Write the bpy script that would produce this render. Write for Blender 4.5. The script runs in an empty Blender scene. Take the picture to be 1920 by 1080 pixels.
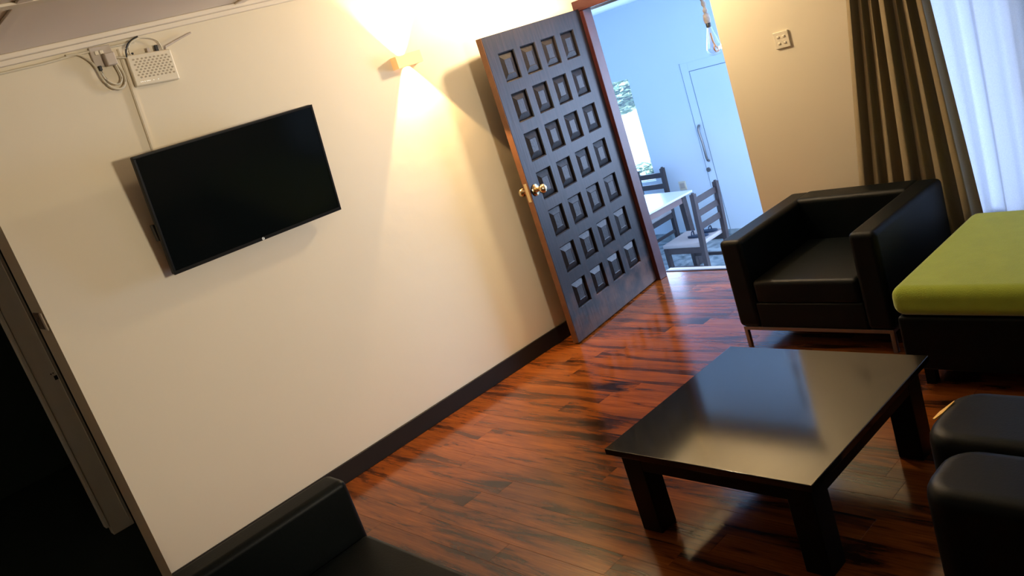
import bpy, bmesh, math, random
from mathutils import Vector, Matrix
random.seed(7)
S = bpy.context.scene
COL = S.collection
pi = math.pi

# ------------------------------------------------------------------ camera
cam_d = bpy.data.cameras.new('camera'); cam = bpy.data.objects.new('camera', cam_d); COL.objects.link(cam)
F = 1593.1
cam_d.sensor_fit = 'HORIZONTAL'; cam_d.sensor_width = 36.0; cam_d.lens = 36.0*F/1920.0
cam_d.clip_start = 0.02; cam_d.clip_end = 200
RX = Vector((0.65007969, 0.69363242, -0.31027483))
DN = Vector((-0.01281666, -0.39826109, -0.91718255))
FW = Vector((-0.75975794, 0.60021844, -0.2500114))
m = Matrix((RX, -DN, -FW)).transposed().to_4x4()
m.translation = Vector((4.11625, 0.0, 1.85))
cam.matrix_world = m
S.camera = cam

# ------------------------------------------------------------------ view, world, lights
S.view_settings.view_transform = 'Standard'; S.view_settings.look = 'None'
S.view_settings.exposure = 0.0; S.view_settings.gamma = 1.0; S.view_settings.use_curve_mapping = False
W = bpy.data.worlds.new('sky'); S.world = W; W.use_nodes = True
bg = W.node_tree.nodes['Background']
bg.inputs[0].default_value = (0.50, 0.74, 1.0, 1); bg.inputs[1].default_value = 2.0
S.cycles.use_denoising = True
S.cycles.max_bounces = 10; S.cycles.diffuse_bounces = 5; S.cycles.glossy_bounces = 4
S.cycles.transparent_max_bounces = 12; S.cycles.transmission_bounces = 8
S.cycles.caustics_reflective = False; S.cycles.caustics_refractive = False
S.cycles.sample_clamp_indirect = 4.0

WARM = (1.0, 0.70, 0.38)
DAY = (0.36, 0.52, 0.92)

def light(name, kind, loc, power, color, aim=None, **kw):
    d = bpy.data.lights.new(name, kind); d.energy = power; d.color = color
    for k, v in kw.items(): setattr(d, k, v)
    o = bpy.data.objects.new(name, d); COL.objects.link(o); o.location = loc
    if aim is not None:
        o.rotation_euler = Vector(aim).to_track_quat('-Z', 'Y').to_euler()
    return o
light('sun', 'SUN', (0, -8, 14), 9.0, (1.0, 0.97, 0.92), (0.15, 0.75, -1.0), angle=0.01)
# daylight entering room 2 through its windows; the right one is unseen and added
light('fill_dining_right', 'AREA', (2.72, 6.0, 0.75), 70, DAY, (-1, 0, -0.1), shape='RECTANGLE', size=2.0, size_y=1.5)  # added fill that evens out the blue walls
light('daylight_dining_back', 'AREA', (-2.55, 7.50, 0.75), 45, DAY, (0, -1, -0.15), shape='RECTANGLE', size=1.0, size_y=1.1)
light('daylight_dining_back_right', 'AREA', (1.75, 7.50, 0.95), 230, (0.50, 0.66, 1.0), (-0.25, -1, -0.03), shape='RECTANGLE', size=1.3, size_y=1.4)
# daylight entering the lounge through the big curtained window
light('daylight_lounge', 'AREA', (3.4, 4.95, 1.35), 8, (0.74, 0.80, 1.0), (0, -1, 0), shape='RECTANGLE', size=2.3, size_y=1.9)
# the wall sconce: one beam up, one beam down
SC = (0.034, 3.03, 2.02)
light('sconce_beam_down', 'SPOT', SC, 130, (1.0, 0.64, 0.29), (0.0, 0.05, -1), spot_size=math.radians(73), spot_blend=0.12, shadow_soft_size=0.012)
light('sconce_beam_up', 'SPOT', SC, 260, (1.0, 0.64, 0.29), (0.0, 0.0, 1), spot_size=math.radians(80), spot_blend=0.4, shadow_soft_size=0.012)
# the ceiling lamp near the doorway, and an added warm fill spot on the right
light('ceiling_lamp_doorway_light', 'POINT', (0.60, 3.90, 2.31), 85, (1.0, 0.78, 0.50), shadow_soft_size=0.06)
light('added_fill_spot_right', 'SPOT', (4.80, 2.55, 1.62), 345, (1.0, 0.86, 0.65), Vector((0, 1.85, 2.08))-Vector((4.80, 2.55, 1.62)), spot_size=math.radians(70), spot_blend=0.7, shadow_soft_size=0.24)  # unseen spot, cone shaped to light the wall and spare the floor

# ------------------------------------------------------------------ materials
def new_mat(name):
    M = bpy.data.materials.new(name); M.use_nodes = True
    nt = M.node_tree; return M, nt, nt.nodes, nt.links, nt.nodes['Principled BSDF']

def mat(name, col, rough=0.5, metal=0.0, spec=0.5, var=0.06, nscale=6.0, bump=0.0, bscale=60.0, sheen=0.0, coat=0.0, emit=None, estr=0.0):
    M, nt, N, L, B = new_mat(name)
    tc = N.new('ShaderNodeTexCoord')
    nz = N.new('ShaderNodeTexNoise'); nz.inputs['Scale'].default_value = nscale; nz.inputs['Detail'].default_value = 4
    L.new(tc.outputs['Object'], nz.inputs['Vector'])
    mx = N.new('ShaderNodeMix'); mx.data_type = 'RGBA'
    mx.inputs[6].default_value = tuple(c*(1-var) for c in col)+(1,)
    mx.inputs[7].default_value = tuple(min(1, c*(1+var)) for c in col)+(1,)
    L.new(nz.outputs['Fac'], mx.inputs[0]); L.new(mx.outputs[2], B.inputs['Base Color'])
    B.inputs['Roughness'].default_value = rough; B.inputs['Metallic'].default_value = metal
    B.inputs['Specular IOR Level'].default_value = spec
    if sheen: B.inputs['Sheen Weight'].default_value = sheen; B.inputs['Sheen Roughness'].default_value = 0.4
    if coat: B.inputs['Coat Weight'].default_value = coat; B.inputs['Coat Roughness'].default_value = 0.08
    if bump:
        n2 = N.new('ShaderNodeTexNoise'); n2.inputs['Scale'].default_value = bscale; n2.inputs['Detail'].default_value = 5
        L.new(tc.outputs['Object'], n2.inputs['Vector'])
        b = N.new('ShaderNodeBump'); b.inputs['Strength'].default_value = bump; b.inputs['Distance'].default_value = 0.01
        L.new(n2.outputs['Fac'], b.inputs['Height']); L.new(b.outputs['Normal'], B.inputs['Normal'])
    if emit:
        B.inputs['Emission Color'].default_value = emit+(1,); B.inputs['Emission Strength'].default_value = estr
    return M

def plank_mat():
    M, nt, N, L, B = new_mat('laminate_plank')
    tc = N.new('ShaderNodeTexCoord'); oi = N.new('ShaderNodeObjectInfo')
    mp = N.new('ShaderNodeMapping'); mp.inputs['Scale'].default_value = (1.0, 7.5, 1.0)
    add = N.new('ShaderNodeVectorMath'); add.operation = 'ADD'
    cmb = N.new('ShaderNodeCombineXYZ')
    ml = N.new('ShaderNodeMath'); ml.operation = 'MULTIPLY'; ml.inputs[1].default_value = 3.0
    L.new(oi.outputs['Random'], ml.inputs[0]); L.new(ml.outputs[0], cmb.inputs[2])
    L.new(tc.outputs['Object'], add.inputs[0]); L.new(cmb.outputs[0], add.inputs[1]); L.new(add.outputs[0], mp.inputs['Vector'])
    n1 = N.new('ShaderNodeTexNoise'); n1.inputs['Scale'].default_value = 1.5; n1.inputs['Detail'].default_value = 5; n1.inputs['Roughness'].default_value = 0.6; n1.inputs['Distortion'].default_value = 0.5
    L.new(mp.outputs[0], n1.inputs['Vector'])
    r1 = N.new('ShaderNodeValToRGB')
    e = r1.color_ramp.elements
    e[0].position = 0.36; e[0].color = (0.030, 0.012, 0.007, 1)
    e[1].position = 0.72; e[1].color = (0.46, 0.125, 0.018, 1)
    k = e.new(0.42); k.color = (0.15, 0.040, 0.010, 1)
    k = e.new(0.485); k.color = (0.29, 0.075, 0.013, 1)
    L.new(n1.outputs['Fac'], r1.inputs[0])
    # fine grain
    mp2 = N.new('ShaderNodeMapping'); mp2.inputs['Scale'].default_value = (2.0, 60.0, 1.0)
    L.new(add.outputs[0], mp2.inputs['Vector'])
    n2 = N.new('ShaderNodeTexNoise'); n2.inputs['Scale'].default_value = 3.0; n2.inputs['Detail'].default_value = 3
    L.new(mp2.outputs[0], n2.inputs['Vector'])
    r2 = N.new('ShaderNodeMapRange'); r2.inputs[1].default_value = 0.3; r2.inputs[2].default_value = 0.7; r2.inputs[3].default_value = 0.72; r2.inputs[4].default_value = 1.15
    L.new(n2.outputs['Fac'], r2.inputs[0])
    # board to board tone
    r3 = N.new('ShaderNodeMapRange'); r3.inputs[3].default_value = 0.52; r3.inputs[4].default_value = 0.78
    L.new(oi.outputs['Random'], r3.inputs[0])
    mm = N.new('ShaderNodeMath'); mm.operation = 'MULTIPLY'; L.new(r2.outputs[0], mm.inputs[0]); L.new(r3.outputs[0], mm.inputs[1])
    vm = N.new('ShaderNodeVectorMath'); vm.operation = 'SCALE'
    L.new(r1.outputs[0], vm.inputs[0]); L.new(mm.outputs[0], vm.inputs['Scale'])
    L.new(vm.outputs[0], B.inputs['Base Color'])
    B.inputs['Roughness'].default_value = 0.14; B.inputs['Specular IOR Level'].default_value = 0.5
    bp = N.new('ShaderNodeBump'); bp.inputs['Strength'].default_value = 0.06; bp.inputs['Distance'].default_value = 0.004
    L.new(n2.outputs['Fac'], bp.inputs['Height']); L.new(bp.outputs[0], B.inputs['Normal'])
    return M

def door_mat():
    M, nt, N, L, B = new_mat('dark_carved_wood')
    tc = N.new('ShaderNodeTexCoord')
    mp = N.new('ShaderNodeMapping'); mp.inputs['Scale'].default_value = (9, 9, 1.2)
    L.new(tc.outputs['Object'], mp.inputs[0])
    n = N.new('ShaderNodeTexNoise'); n.inputs['Scale'].default_value = 5; n.inputs['Detail'].default_value = 7
    L.new(mp.outputs[0], n.inputs[0])
    r = N.new('ShaderNodeValToRGB'); e = r.color_ramp.elements
    e[0].position = 0.35; e[0].color = (0.006, 0.006, 0.007, 1); e[1].position = 0.75; e[1].color = (0.018, 0.012, 0.012, 1)
    L.new(n.outputs[0], r.inputs[0])
    # worn, scuffed wood low down on the kick rail (wear has its own ragged shape)
    sx = N.new('ShaderNodeSeparateXYZ'); L.new(tc.outputs['Object'], sx.inputs[0])
    n3 = N.new('ShaderNodeTexNoise'); n3.inputs['Scale'].default_value = 9; n3.inputs['Detail'].default_value = 8; L.new(tc.outputs['Object'], n3.inputs[0])
    a = N.new('ShaderNodeMapRange'); a.inputs[1].default_value = 0.62; a.inputs[2].default_value = 0.02; a.inputs[3].default_value = -0.25; a.inputs[4].default_value = 0.22
    L.new(sx.outputs[2], a.inputs[0])
    ad = N.new('ShaderNodeMath'); ad.operation = 'ADD'; L.new(a.outputs[0], ad.inputs[0]); L.new(n3.outputs[0], ad.inputs[1])
    b = N.new('ShaderNodeMapRange'); b.inputs[1].default_value = 0.52; b.inputs[2].default_value = 0.80; L.new(ad.outputs[0], b.inputs[0])
    mx = N.new('ShaderNodeMix'); mx.data_type = 'RGBA'; L.new(b.outputs[0], mx.inputs[0]); L.new(r.outputs[0], mx.inputs[6]); mx.inputs[7].default_value = (0.07, 0.035, 0.025, 1)
    L.new(mx.outputs[2], B.inputs['Base Color'])
    B.inputs['Roughness'].default_value = 0.44; B.inputs['Specular IOR Level'].default_value = 0.14
    bp = N.new('ShaderNodeBump'); bp.inputs['Strength'].default_value = 0.25; bp.inputs['Distance'].default_value = 0.004
    L.new(n.outputs[0], bp.inputs['Height']); L.new(bp.outputs[0], B.inputs['Normal'])
    return M

def fabric_mat(name, col, translucent=0.0, transparent=0.0, scale=(900, 900, 900)):
    M, nt, N, L, B = new_mat(name)
    out = N['Material Output']
    tc = N.new('ShaderNodeTexCoord'); nz = N.new('ShaderNodeTexNoise'); nz.inputs['Scale'].default_value = 220; nz.inputs['Detail'].default_value = 3
    L.new(tc.outputs['Object'], nz.inputs[0])
    mx = N.new('ShaderNodeMix'); mx.data_type = 'RGBA'; mx.inputs[6].default_value = tuple(c*0.8 for c in col)+(1,); mx.inputs[7].default_value = tuple(min(1, c*1.15) for c in col)+(1,)
    L.new(nz.outputs[0], mx.inputs[0]); L.new(mx.outputs[2], B.inputs['Base Color'])
    B.inputs['Roughness'].default_value = 0.9; B.inputs['Specular IOR Level'].default_value = 0.1
    B.inputs['Sheen Weight'].default_value = 0.15
    last = B.outputs[0]
    if translucent:
        t = N.new('ShaderNodeBsdfTranslucent'); L.new(mx.outputs[2], t.inputs[0])
        s = N.new('ShaderNodeMixShader'); s.inputs[0].default_value = translucent; L.new(last, s.inputs[1]); L.new(t.outputs[0], s.inputs[2]); last = s.outputs[0]
    if transparent:
        t = N.new('ShaderNodeBsdfTransparent'); s = N.new('ShaderNodeMixShader'); s.inputs[0].default_value = transparent
        L.new(last, s.inputs[1]); L.new(t.outputs[0], s.inputs[2]); last = s.outputs[0]
    L.new(last, out.inputs[0])
    return M

def glass_mat(name, gloss=0.08, tint=(1, 1, 1)):
    M, nt, N, L, B = new_mat(name); N.remove(B)
    t = N.new('ShaderNodeBsdfTransparent'); t.inputs[0].default_value = tint+(1,)
    g = N.new('ShaderNodeBsdfGlossy'); g.inputs['Roughness'].default_value = 0.02
    lw = N.new('ShaderNodeLayerWeight'); lw.inputs[0].default_value = 0.25
    mr = N.new('ShaderNodeMapRange'); mr.inputs[3].default_value = gloss; mr.inputs[4].default_value = 0.7
    L.new(lw.outputs['Facing'], mr.inputs[0])
    s = N.new('ShaderNodeMixShader'); L.new(mr.outputs[0], s.inputs[0]); L.new(t.outputs[0], s.inputs[1]); L.new(g.outputs[0], s.inputs[2])
    L.new(s.outputs[0], N['Material Output'].inputs[0]); return M

def tile_mat():
    M, nt, N, L, B = new_mat('dining_floor_stone')
    tc = N.new('ShaderNodeTexCoord'); n = N.new('ShaderNodeTexNoise'); n.inputs['Scale'].default_value = 5; n.inputs['Detail'].default_value = 9; n.inputs['Distortion'].default_value = 1.2
    L.new(tc.outputs['Object'], n.inputs[0]); r = N.new('ShaderNodeValToRGB'); e = r.color_ramp.elements
    e[0].position = 0.35; e[0].color = (0.12, 0.17, 0.19, 1); e[1].position = 0.65; e[1].color = (0.50, 0.56, 0.58, 1)
    L.new(n.outputs[0], r.inputs[0]); L.new(r.outputs[0], B.inputs['Base Color']); B.inputs['Roughness'].default_value = 0.18
    return M

m_wall = mat('cream_wall_paint', (0.74, 0.66, 0.50), 0.62, var=0.025, nscale=1.6, bump=0.12, bscale=9)
m_wall2 = mat('pale_blue_white_wall_paint', (0.70, 0.80, 0.88), 0.7, var=0.02, nscale=2, bump=0.05, bscale=20)
m_ceil = mat('ceiling_board_paint', (0.80, 0.72, 0.62), 0.8, var=0.03, nscale=3)
m_trim = mat('cornice_paint', (0.76, 0.68, 0.55), 0.55, var=0.03)
m_base = mat('dark_skirting', (0.012, 0.008, 0.006), 0.5, spec=0.25, var=0.2, nscale=10)
m_plank = plank_mat()
m_sub = mat('subfloor', (0.05, 0.025, 0.015), 0.7)
m_door = door_mat()
m_jamb = mat('red_brown_jamb', (0.045, 0.012, 0.012), 0.4, spec=0.3, var=0.35, nscale=14)
m_edge = mat('sconce_lit_door_edge', (0.14, 0.055, 0.02), 0.5, var=0.3, nscale=20)  # sconce's orange light on the leaf edge put into the colour
m_brass = mat('polished_brass', (0.80, 0.62, 0.36), 0.16, metal=1.0, var=0.05)
m_steel = mat('brushed_steel', (0.30, 0.27, 0.25), 0.35, metal=1.0, var=0.05, nscale=40)
m_leather = mat('black_leather', (0.002, 0.0038, 0.0042), 0.46, spec=0.14, var=0.25, nscale=3, bump=0.06, bscale=120)
m_blackwood = mat('black_table_lacquer', (0.006, 0.006, 0.006), 0.10, spec=0.36, var=0.1, nscale=4)
m_blackmatte = mat('black_table_leg_paint', (0.004, 0.004, 0.004), 0.4, spec=0.15, var=0.1)
m_green = mat('lime_green_velour', (0.36, 0.45, 0.055), 0.95, spec=0.1, var=0.12, nscale=14, bump=0.25, bscale=180, sheen=0.5)
m_tvframe = mat('tv_black_plastic', (0.005, 0.005, 0.005), 0.45, spec=0.15, var=0.05)
m_screen = mat('tv_screen', (0.003, 0.0045, 0.005), 0.10, spec=0.12, var=0.05)
m_bracket = mat('bracket_black_steel', (0.012, 0.012, 0.012), 0.5)
m_plast = mat('white_plastic', (0.72, 0.65, 0.50), 0.4, var=0.02)
m_plast2 = mat('grey_plastic', (0.50, 0.43, 0.36), 0.5, var=0.02)
m_cable = mat('cream_cable', (0.62, 0.56, 0.42), 0.5, var=0.03)
m_black = mat('black_plastic', (0.006, 0.006, 0.006), 0.5)
m_hole = mat('dark_vent', (0.40, 0.34, 0.24), 0.8)
m_led = mat('led_lens', (0.9, 0.9, 0.85), 0.3, emit=(1.0, 0.95, 0.8), estr=0.6)
m_sconce = mat('sconce_shade', (0.75, 0.50, 0.24), 0.6, var=0.04, emit=(1.0, 0.50, 0.16), estr=0.6)
m_bulbglow = mat('lit_bulb', (1, 0.9, 0.7), 0.4, emit=(1.0, 0.75, 0.45), estr=12)
m_curtain = fabric_mat('olive_brown_curtain_cloth', (0.29, 0.225, 0.13), translucent=0.03)
m_sheer = fabric_mat('white_sheer_cloth', (0.56, 0.56, 0.60), translucent=0.62)
m_winframe = mat('window_frame_paint', (0.75, 0.75, 0.75), 0.5)
m_pane = glass_mat('window_glass', 0.05)
m_bulb = glass_mat('bulb_glass', 0.16, (0.93, 0.94, 0.97))
m_filament = mat('amber_filament', (0.55, 0.25, 0.10), 0.3, metal=0.6)
m_cord = mat('twisted_cord', (0.28, 0.24, 0.21), 0.8, var=0.4, nscale=60)
m_tile = tile_mat()
m_chairwood = mat('dark_chair_wood', (0.050, 0.036, 0.036), 0.38, var=0.3, nscale=20)
m_seat = mat('grey_seat_cover', (0.38, 0.34, 0.33), 0.8, var=0.05)
m_tabletop = mat('cream_dining_top', (0.78, 0.78, 0.70), 0.25, var=0.03)
m_apron = mat('brown_table_apron', (0.24, 0.16, 0.15), 0.5, var=0.1)
m_sandal = mat('navy_sandal', (0.02, 0.035, 0.07), 0.6, var=0.2)
m_white = mat('white_gloss_paint', (0.84, 0.84, 0.76), 0.45, var=0.05, nscale=5)
m_hall = mat('unlit_hall_teal', (0.022, 0.042, 0.040), 0.8)  # hall's lack of light put into the wall colour
m_hallfloor = mat('unlit_hall_floor', (0.008, 0.020, 0.020), 0.9)  # near-black colour carries the shade of the unlit hall floor
m_sill = mat('grey_sill_stone', (0.50, 0.48, 0.48), 0.4)
m_strip = mat('dark_threshold_strip', (0.03, 0.02, 0.02), 0.4)
m_leaf = mat('pale_green_leaf', (0.45, 0.62, 0.52), 0.6, var=0.4, nscale=4)
m_bark = mat('bark', (0.20, 0.15, 0.10), 0.9)
m_ground = mat('garden_ground', (0.80, 0.78, 0.72), 0.9, var=0.1)
m_recess = mat('worn_plaster_recess', (0.16, 0.12, 0.09), 0.8, var=0.3, nscale=40)
m_panel = mat('dark_panel_wood', (0.010, 0.008, 0.008), 0.44, spec=0.15, var=0.5, nscale=18, bump=0.12, bscale=60)
m_gold = mat('gold_coloured_sliver', (1.0, 0.62, 0.20), 0.35, metal=0.4)
m_darkline = mat('door_gap_blue_grey', (0.22, 0.30, 0.38), 0.8)  # colour of the narrow strips drawn along the door gaps

# ------------------------------------------------------------------ helpers
def finish(bm, name, material, parent=None, smooth=False, angle=40, loc=None):
    me = bpy.data.meshes.new(name)
    bmesh.ops.recalc_face_normals(bm, faces=bm.faces[:])
    bm.to_mesh(me); bm.free()
    if material is not None: me.materials.append(material)
    if smooth:
        for p in me.polygons: p.use_smooth = True
        me.set_sharp_from_angle(angle=math.radians(angle))
    o = bpy.data.objects.new(name, me); COL.objects.link(o)
    if loc is not None: o.location = loc
    if parent is not None: o.parent = parent
    return o

def wn(o):
    w = o.modifiers.new('weighted_normals', 'WEIGHTED_NORMAL'); w.keep_sharp = True; w.weight = 100

def abox(bm, lo, hi, bev=0.0, seg=2, mtx=None):
    lo = Vector(lo); hi = Vector(hi)
    r = bmesh.ops.create_cube(bm, size=1.0)
    vs = r['verts']
    for v in vs:
        v.co = Vector(((v.co.x+.5)*(hi.x-lo.x)+lo.x, (v.co.y+.5)*(hi.y-lo.y)+lo.y, (v.co.z+.5)*(hi.z-lo.z)+lo.z))
    if bev > 0:
        es = list({e for v in vs for e in v.link_edges})
        rr = bmesh.ops.bevel(bm, geom=es, offset=bev, segments=seg, affect='EDGES', profile=0.5)
        vs = list({v for f in rr['faces'] for v in f.verts} | {v for v in vs if v.is_valid})
        vs = [v for v in vs if v.is_valid]
        # include flat faces' verts
        seen = set(vs); stack = list(vs)
        while stack:
            v = stack.pop()
            for e in v.link_edges:
                w = e.other_vert(v)
                if w not in seen: seen.add(w); stack.append(w)
        vs = list(seen)
    if mtx is not None:
        bmesh.ops.transform(bm, matrix=mtx, verts=vs)
    return vs

def box(name, lo, hi, material, parent=None, bev=0.0, seg=2, mtx=None):
    bm = bmesh.new(); abox(bm, lo, hi, bev, seg, mtx)
    o = finish(bm, name, material, parent, smooth=bev > 0, angle=50)
    if bev > 0: wn(o)
    return o

def acyl(bm, c, r, h, axis='Z', seg=20, r2=None, mtx=None):
    rr = bmesh.ops.create_cone(bm, cap_ends=True, segments=seg, radius1=r, radius2=r if r2 is None else r2, depth=h)
    M = Matrix.Translation(Vector(c))
    if axis == 'X': M = M @ Matrix.Rotation(pi/2, 4, 'Y')
    if axis == 'Y': M = M @ Matrix.Rotation(-pi/2, 4, 'X')
    if mtx is not None: M = mtx @ M
    bmesh.ops.transform(bm, matrix=M, verts=rr['verts']); return rr['verts']

def alathe(bm, prof, seg=24, mtx=None):
    rings = []
    for r, z in prof:
        if r < 1e-6: rings.append([bm.verts.new((0, 0, z))])
        else: rings.append([bm.verts.new((r*math.cos(2*pi*i/seg), r*math.sin(2*pi*i/seg), z)) for i in range(seg)])
    for a, b in zip(rings, rings[1:]):
        for i in range(seg):
            j = (i+1) % seg
            if len(a) == 1 and len(b) == 1: continue
            if len(a) == 1: bm.faces.new((a[0], b[j], b[i]))
            elif len(b) == 1: bm.faces.new((a[i], a[j], b[0]))
            else: bm.faces.new((a[i], a[j], b[j], b[i]))
    if mtx is not None: bmesh.ops.transform(bm, matrix=mtx, verts=[v for r in rings for v in r])

def smooth_path(pts, n=6):
    pts = [Vector(p) for p in pts]
    if len(pts) < 3: return pts
    out = []
    P = [pts[0]*2-pts[1]] + pts + [pts[-1]*2-pts[-2]]
    for i in range(1, len(P)-2):
        for k in range(n):
            t = k/n
            a, b, c, d = P[i-1], P[i], P[i+1], P[i+2]
            out.append(0.5*((2*b)+(-a+c)*t+(2*a-5*b+4*c-d)*t*t+(-a+3*b-3*c+d)*t**3))
    out.append(pts[-1]); return out

def atube(bm, pts, r, seg=8, smooth=True):
    P = smooth_path(pts) if smooth else [Vector(p) for p in pts]
    rings = []
    for i, p in enumerate(P):
        t = (P[min(i+1, len(P)-1)]-P[max(i-1, 0)]).normalized()
        up = Vector((0, 0, 1)) if abs(t.z) < 0.9 else Vector((1, 0, 0))
        a = t.cross(up).normalized(); b = t.cross(a).normalized()
        rad = r(i/(len(P)-1)) if callable(r) else r
        rings.append([bm.verts.new(p+a*rad*math.cos(2*pi*k/seg)+b*rad*math.sin(2*pi*k/seg)) for k in range(seg)])
    for x, y in zip(rings, rings[1:]):
        for k in range(seg):
            j = (k+1) % seg; bm.faces.new((x[k], x[j], y[j], y[k]))
    bm.faces.new(rings[0]); bm.faces.new(rings[-1][::-1])

def tube(name, pts, r, material, parent=None, seg=8, smooth=True):
    bm = bmesh.new(); atube(bm, pts, r, seg, smooth); return finish(bm, name, material, parent, True, 60)

def thing(name, label, cat, loc=(0, 0, 0), rotz=0.0, group=None):
    o = bpy.data.objects.new(name, None); COL.objects.link(o); o.empty_display_size = 0.1
    o.location = loc; o.rotation_euler = (0, 0, rotz); o['label'] = label; o['category'] = cat
    if group: o['group'] = group
    return o
def tag(o, label, cat, group=None):
    o['label'] = label; o['category'] = cat
    if group: o['group'] = group
    return o
def struct(o, label=None):
    o['kind'] = 'structure'
    if label: o['label'] = label
    return o
def dup(root, loc, rotz, label, group=None):
    r = root.copy(); COL.objects.link(r); r.location = loc; r.rotation_euler = (0, 0, rotz); r['label'] = label
    if group: r['group'] = group
    for ch in list(root.children):
        c = ch.copy(); COL.objects.link(c); c.parent = r
        for g in list(ch.children):
            d = g.copy(); COL.objects.link(d); d.parent = c
    return r

def panelled_wall(name, lo, hi, holes, axis, material, label=None):
    """solid wall box lo..hi cut by rectangular holes [(a0,a1,z0,z1)] along axis ('X': wall runs in x, 'Y': in y)"""
    bm = bmesh.new()
    a0, a1 = (lo[0], hi[0]) if axis == 'X' else (lo[1], hi[1])
    xs = sorted({a0, a1, *[h[0] for h in holes], *[h[1] for h in holes]})
    for s, e in zip(xs, xs[1:]):
        mid = (s+e)/2
        zs = [(lo[2], hi[2])]
        for h in holes:
            if h[0] < mid < h[1]:
                nz = []
                for z0, z1 in zs:
                    if h[2] > z0: nz.append((z0, min(h[2], z1)))
                    if h[3] < z1: nz.append((max(h[3], z0), z1))
                zs = nz
        for z0, z1 in zs:
            if axis == 'X': abox(bm, (s, lo[1], z0), (e, hi[1], z1))
            else: abox(bm, (lo[0], s, z0), (hi[0], e, z1))
    bmesh.ops.remove_doubles(bm, verts=bm.verts[:], dist=1e-5)
    return struct(finish(bm, name, material), label)

# ================================================================== STRUCTURE: the lounge
H = 2.52
RXM, YB = 5.0, -1.5
struct(box('wall_left', (-0.225, 0.757, 0), (0.0, 4.70, H), m_wall), 'cream painted wall carrying the television')
# far wall with the doorway (x 0..1.05) and the big window
panelled_wall('wall_far', (0.0, 4.55, 0), (RXM+0.15, 4.70, H), [(-0.01, 1.05, -0.01, 2.02), (2.15, 4.65, 0.30, 2.30)], 'X', m_wall, 'cream painted wall with the doorway and the curtained window')
struct(box('wall_right', (RXM, YB, 0), (RXM+0.15, 4.55, H), m_wall), 'cream painted wall')
struct(box('wall_back', (-3.2, YB-0.15, 0), (RXM+0.15, YB, H), m_wall), 'cream painted wall')
struct(box('ceiling', (-3.2, YB-0.15, H), (RXM+0.15, 4.70, H+0.1), m_ceil), 'beige boarded ceiling')
fl = struct(box('floor', (0.0, YB, -0.12), (RXM, 4.70, -0.012), m_sub), 'glossy red brown laminate plank floor')
# planks: rows across y, boards run along x; shared meshes
PW = 0.125; PL = 1.2
plank_meshes = {}
def plank(x0, x1, y0, y1):
    key = (round(x1-x0, 3), round(y1-y0, 3))
    if key not in plank_meshes:
        bm = bmesh.new(); g = 0.00025
        abox(bm, (g, g, -0.012), (x1-x0-g, y1-y0-g, 0.0))
        top = [e for e in bm.edges if all(v.co.z > -0.001 for v in e.verts)]
        bmesh.ops.bevel(bm, geom=top, offset=0.0005, segments=1, affect='EDGES')
        me = bpy.data.meshes.new('plank'); bm.to_mesh(me); bm.free(); me.materials.append(m_plank); plank_meshes[key] = me
    o = bpy.data.objects.new('plank', plank_meshes[key]); COL.objects.link(o); o.location = (x0, y0, 0); o.parent = fl
y = 2.06-PW*16; k = 0
offs = [0.30, 0.95, 0.613, 0.10, 0.75, 0.48, 1.05, 0.22]
while y < 4.70-1e-4:
    y1 = min(y+PW, 4.70)
    row = k; k += 1
    o0 = {16: 0.613, 19: 0.30, 24: 0.49}.get(row, offs[(row*5+3) % 8])
    xs = [0.0]; x = o0
    while x < RXM:
        if x > 0.05: xs.append(x)
        x += PL
    xs.append(RXM)
    for a, b in zip(xs, xs[1:]): plank(round(a, 3), round(b, 3), y, y1)
    y = y1
nb = box('floor_strip', (0.0, YB, -0.012), (RXM, 2.06-PW*16, 0.0), m_plank, fl)
# skirting and cornice
def skirting(name, lo, hi):
    return struct(box(name, lo, hi, m_base, bev=0.003, seg=1), 'dark brown skirting board')
skirting('baseboard_left', (0.0, 0.757, 0.0), (0.014, 4.50, 0.108))
skirting('baseboard_far', (1.06, 4.536, 0.0), (RXM, 4.55, 0.108))
struct(box('trim_1', (0.0, 0.757, 2.474), (0.022, 4.55, 2.50), m_trim, bev=0.006), 'cream timber cornice')
struct(box('trim_2', (0.0, 0.757, 2.496), (0.046, 4.55, H), m_trim, bev=0.006), 'cream timber cornice')
struct(box('trim_3', (0.0, 4.505, 2.480), (RXM, 4.55, H), m_trim, bev=0.006), 'cream timber cornice')
# ceiling cover battens
n = 4
for bx in (0.935, 2.155, 3.375):
    struct(box('trim_%d' % n, (bx-0.028, YB, H-0.012), (bx+0.028, 4.50, H), m_trim, bev=0.003, seg=1), 'cream ceiling cover batten'); n += 1
for by in (-0.28, 0.94, 2.16, 3.38):
    struct(box('trim_%d' % n, (-0.0, by-0.028, H-0.010), (RXM, by+0.028, H), m_ceil, bev=0.003, seg=1), 'cream ceiling cover batten'); n += 1

# lounge window (behind the sheer curtain)
win = struct(box('window_1', (2.15, 4.60, 0.30), (4.65, 4.62, 0.36), m_winframe), 'window behind the white sheer curtain')
def wf(lo, hi): box('window_frame', lo, hi, m_winframe, win, bev=0.004, seg=1)
wf((2.15, 4.60, 2.24), (4.65, 4.65, 2.30)); wf((2.15, 4.60, 0.30), (2.20, 4.65, 2.30)); wf((4.60, 4.60, 0.30), (4.65, 4.65, 2.30))
for x in (2.98, 3.80): wf((x-0.02, 4.60, 0.36), (x+0.02, 4.65, 2.24))
for a, b in ((2.20, 2.96), (3.00, 3.78), (3.82, 4.60)): box('pane', (a, 4.622, 0.36), (b, 4.628, 2.24), m_pane, win)

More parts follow.
